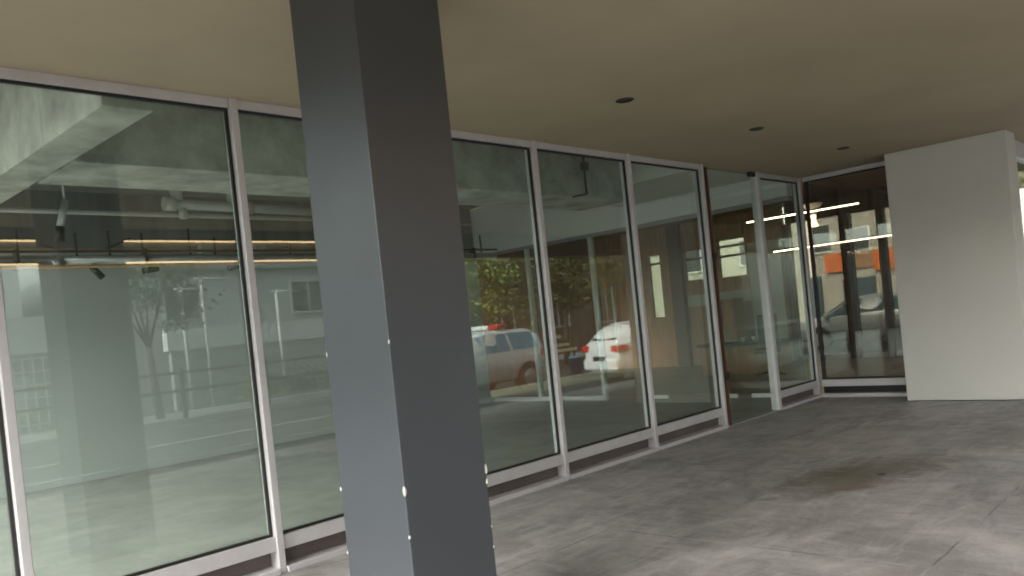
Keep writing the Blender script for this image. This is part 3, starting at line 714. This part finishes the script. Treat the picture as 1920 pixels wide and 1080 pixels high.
suv = [(-2.15, .45, .95, .97, .7, .8, .72), (-2.10, .36, 1.02, 1.06, .76, .88, .72), (-1.95, .32, 1.05, 1.50, .8, .9, .68), (-1.70, .30, 1.05, 1.60, .82, .9, .67), (-.2, .3, 1.03, 1.63, .82, .91, .67),
       (.45, .3, 1.02, 1.56, .82, .91, .66), (1.10, .3, 1.0, 1.06, .82, .9, .74), (1.9, .32, .92, .96, .8, .88, .66), (2.15, .4, .74, .78, .68, .76, .6)]
t_windows = {'white_hatchback': [(-1.55, -.75, -1.35, -.72), (-.66, .16, -.66, .10), (.24, 1.0, .18, .50)], 'white_van': [(-1.8, -.85, -1.68, -.82), (-.75, .1, -.75, .06), (.2, 1.0, .16, .60)],
             'silver_car': [(-1.55, -.75, -1.35, -.72), (-.66, .16, -.66, .10), (.24, 1.0, .18, .50)]}
t_glass = {'white_hatchback': ((1, 3), (5, 6)), 'white_van': ((1, 3), (5, 6)), 'silver_car': ((1, 3), (5, 6))}
sb = thing('slatted_barrier', (19.3, -6.5, -.22), 'low barrier of stepped cream slats mirrored between the two white vehicles', 'barrier')
for x0_, x1_, z_ in ((18.7, 19.25, .93), (18.85, 19.65, .67), (19.05, 20.0, .50)):
    link('slat', boxes((x0_, x1_, -6.52, -6.47, z_, z_ + .09)), 'creamw', sb)
link('frame', boxes((18.75, 18.81, -6.58, -6.525, -.22, .93), (19.9, 19.96, -6.58, -6.525, -.22, .55)), 'black', sb)
solo('plastic_bin', lathe(B(), [(.0005, -.21), (.16, -.21), (.19, .36), (.21, .36), (.21, .40), (.0005, .42)], (18.12, -5.0, 0), 18), 'blue', 'blue plastic bin mirrored behind the white hatchback', 'bin')
hd = R(21)
rc = Vector((16.05, -2.45, 0))
ctr = rc + Vector((math.cos(hd), math.sin(hd), 0)) * 2.12
car('white_hatchback', (ctr.x, ctr.y, -.22), hd, 'white hatchback with red tail lamps mirrored in the middle panes', 'carw', hatch)
car('white_van', (13.95, -5.1, -.22), R(180), 'white utility car with a red and white roof bar mirrored beside the column', 'carw', suv, .34, bar=True)
sc_ = car('silver_car', (25.2, 9.4, -.22), R(95), 'silver car parked outside beyond the lobby, between two timber posts', 'carg', hatch)
c2 = copy_tree(sc_); c2.location = (25.6, 4.6, -.22); c2.rotation_euler = (0, 0, R(88)); c2['label'] = 'silver car parked outside beyond the lobby, partly behind the white wall'

# ------------------------------------------------------------------ light
SUN_EL, SUN_AZ = R(32), R(266)     # azimuth clockwise from +Y
wd = bpy.data.worlds.new('World'); sc.world = wd; wd.use_nodes = True
nt = wd.node_tree; nt.nodes.clear()
sky = nt.nodes.new('ShaderNodeTexSky'); sky.sky_type = 'NISHITA'; sky.sun_disc = False
sky.sun_elevation = SUN_EL; sky.sun_rotation = SUN_AZ; sky.dust_density = 4; sky.air_density = 1.2
hs = nt.nodes.new('ShaderNodeHueSaturation'); hs.inputs['Saturation'].default_value = .18
bg = nt.nodes.new('ShaderNodeBackground'); bg.inputs['Strength'].default_value = .10
wo = nt.nodes.new('ShaderNodeOutputWorld')
nt.links.new(sky.outputs[0], hs.inputs['Color']); nt.links.new(hs.outputs[0], bg.inputs[0]); nt.links.new(bg.outputs[0], wo.inputs[0])
sl = bpy.data.lights.new('sun', 'SUN'); sl.energy = 1.5; sl.angle = R(28); sl.color = (1, .95, .87)
so = bpy.data.objects.new('sun', sl); COL.objects.link(so)
d = Vector((math.sin(SUN_AZ) * math.cos(SUN_EL), math.cos(SUN_AZ) * math.cos(SUN_EL), math.sin(SUN_EL)))
so.rotation_euler = (-d).to_track_quat('-Z', 'Y').to_euler(); so.location = d * 40

# ------------------------------------------------------------------ camera
cam = bpy.data.cameras.new('camera'); co = bpy.data.objects.new('camera', cam); COL.objects.link(co); sc.camera = co
cam.sensor_fit = 'HORIZONTAL'; cam.sensor_width = 36; cam.lens = 36 * 1527.63 / 1920
cam.shift_x = -46.09 / 1920; cam.shift_y = 86.26 / 1920
cam.clip_start = .05; cam.clip_end = 3000
yaw, pitch, roll = R(47.3197), R(-.8226), R(-5.8312)
f = Vector((math.sin(yaw) * math.cos(pitch), math.cos(yaw) * math.cos(pitch), math.sin(pitch)))
r = Vector((math.cos(yaw), -math.sin(yaw), 0)); p = r.cross(f)
r2 = r * math.cos(roll) + p * math.sin(roll); p2 = -r * math.sin(roll) + p * math.cos(roll)
mw = Matrix((r2, p2, -f)).transposed().to_4x4(); mw.translation = (0, 0, 1.50556)
co.matrix_world = mw

vs = sc.view_settings; vs.view_transform = 'Standard'; vs.look = 'None'; vs.exposure = 2.3; vs.gamma = 1; vs.use_curve_mapping = False
sc.cycles.max_bounces = 14; sc.cycles.diffuse_bounces = 2; sc.cycles.glossy_bounces = 6; sc.cycles.transparent_max_bounces = 24
sc.cycles.sample_clamp_indirect = 6
sc.cycles.use_denoising = True
sc.cycles.filter_width = 1.9
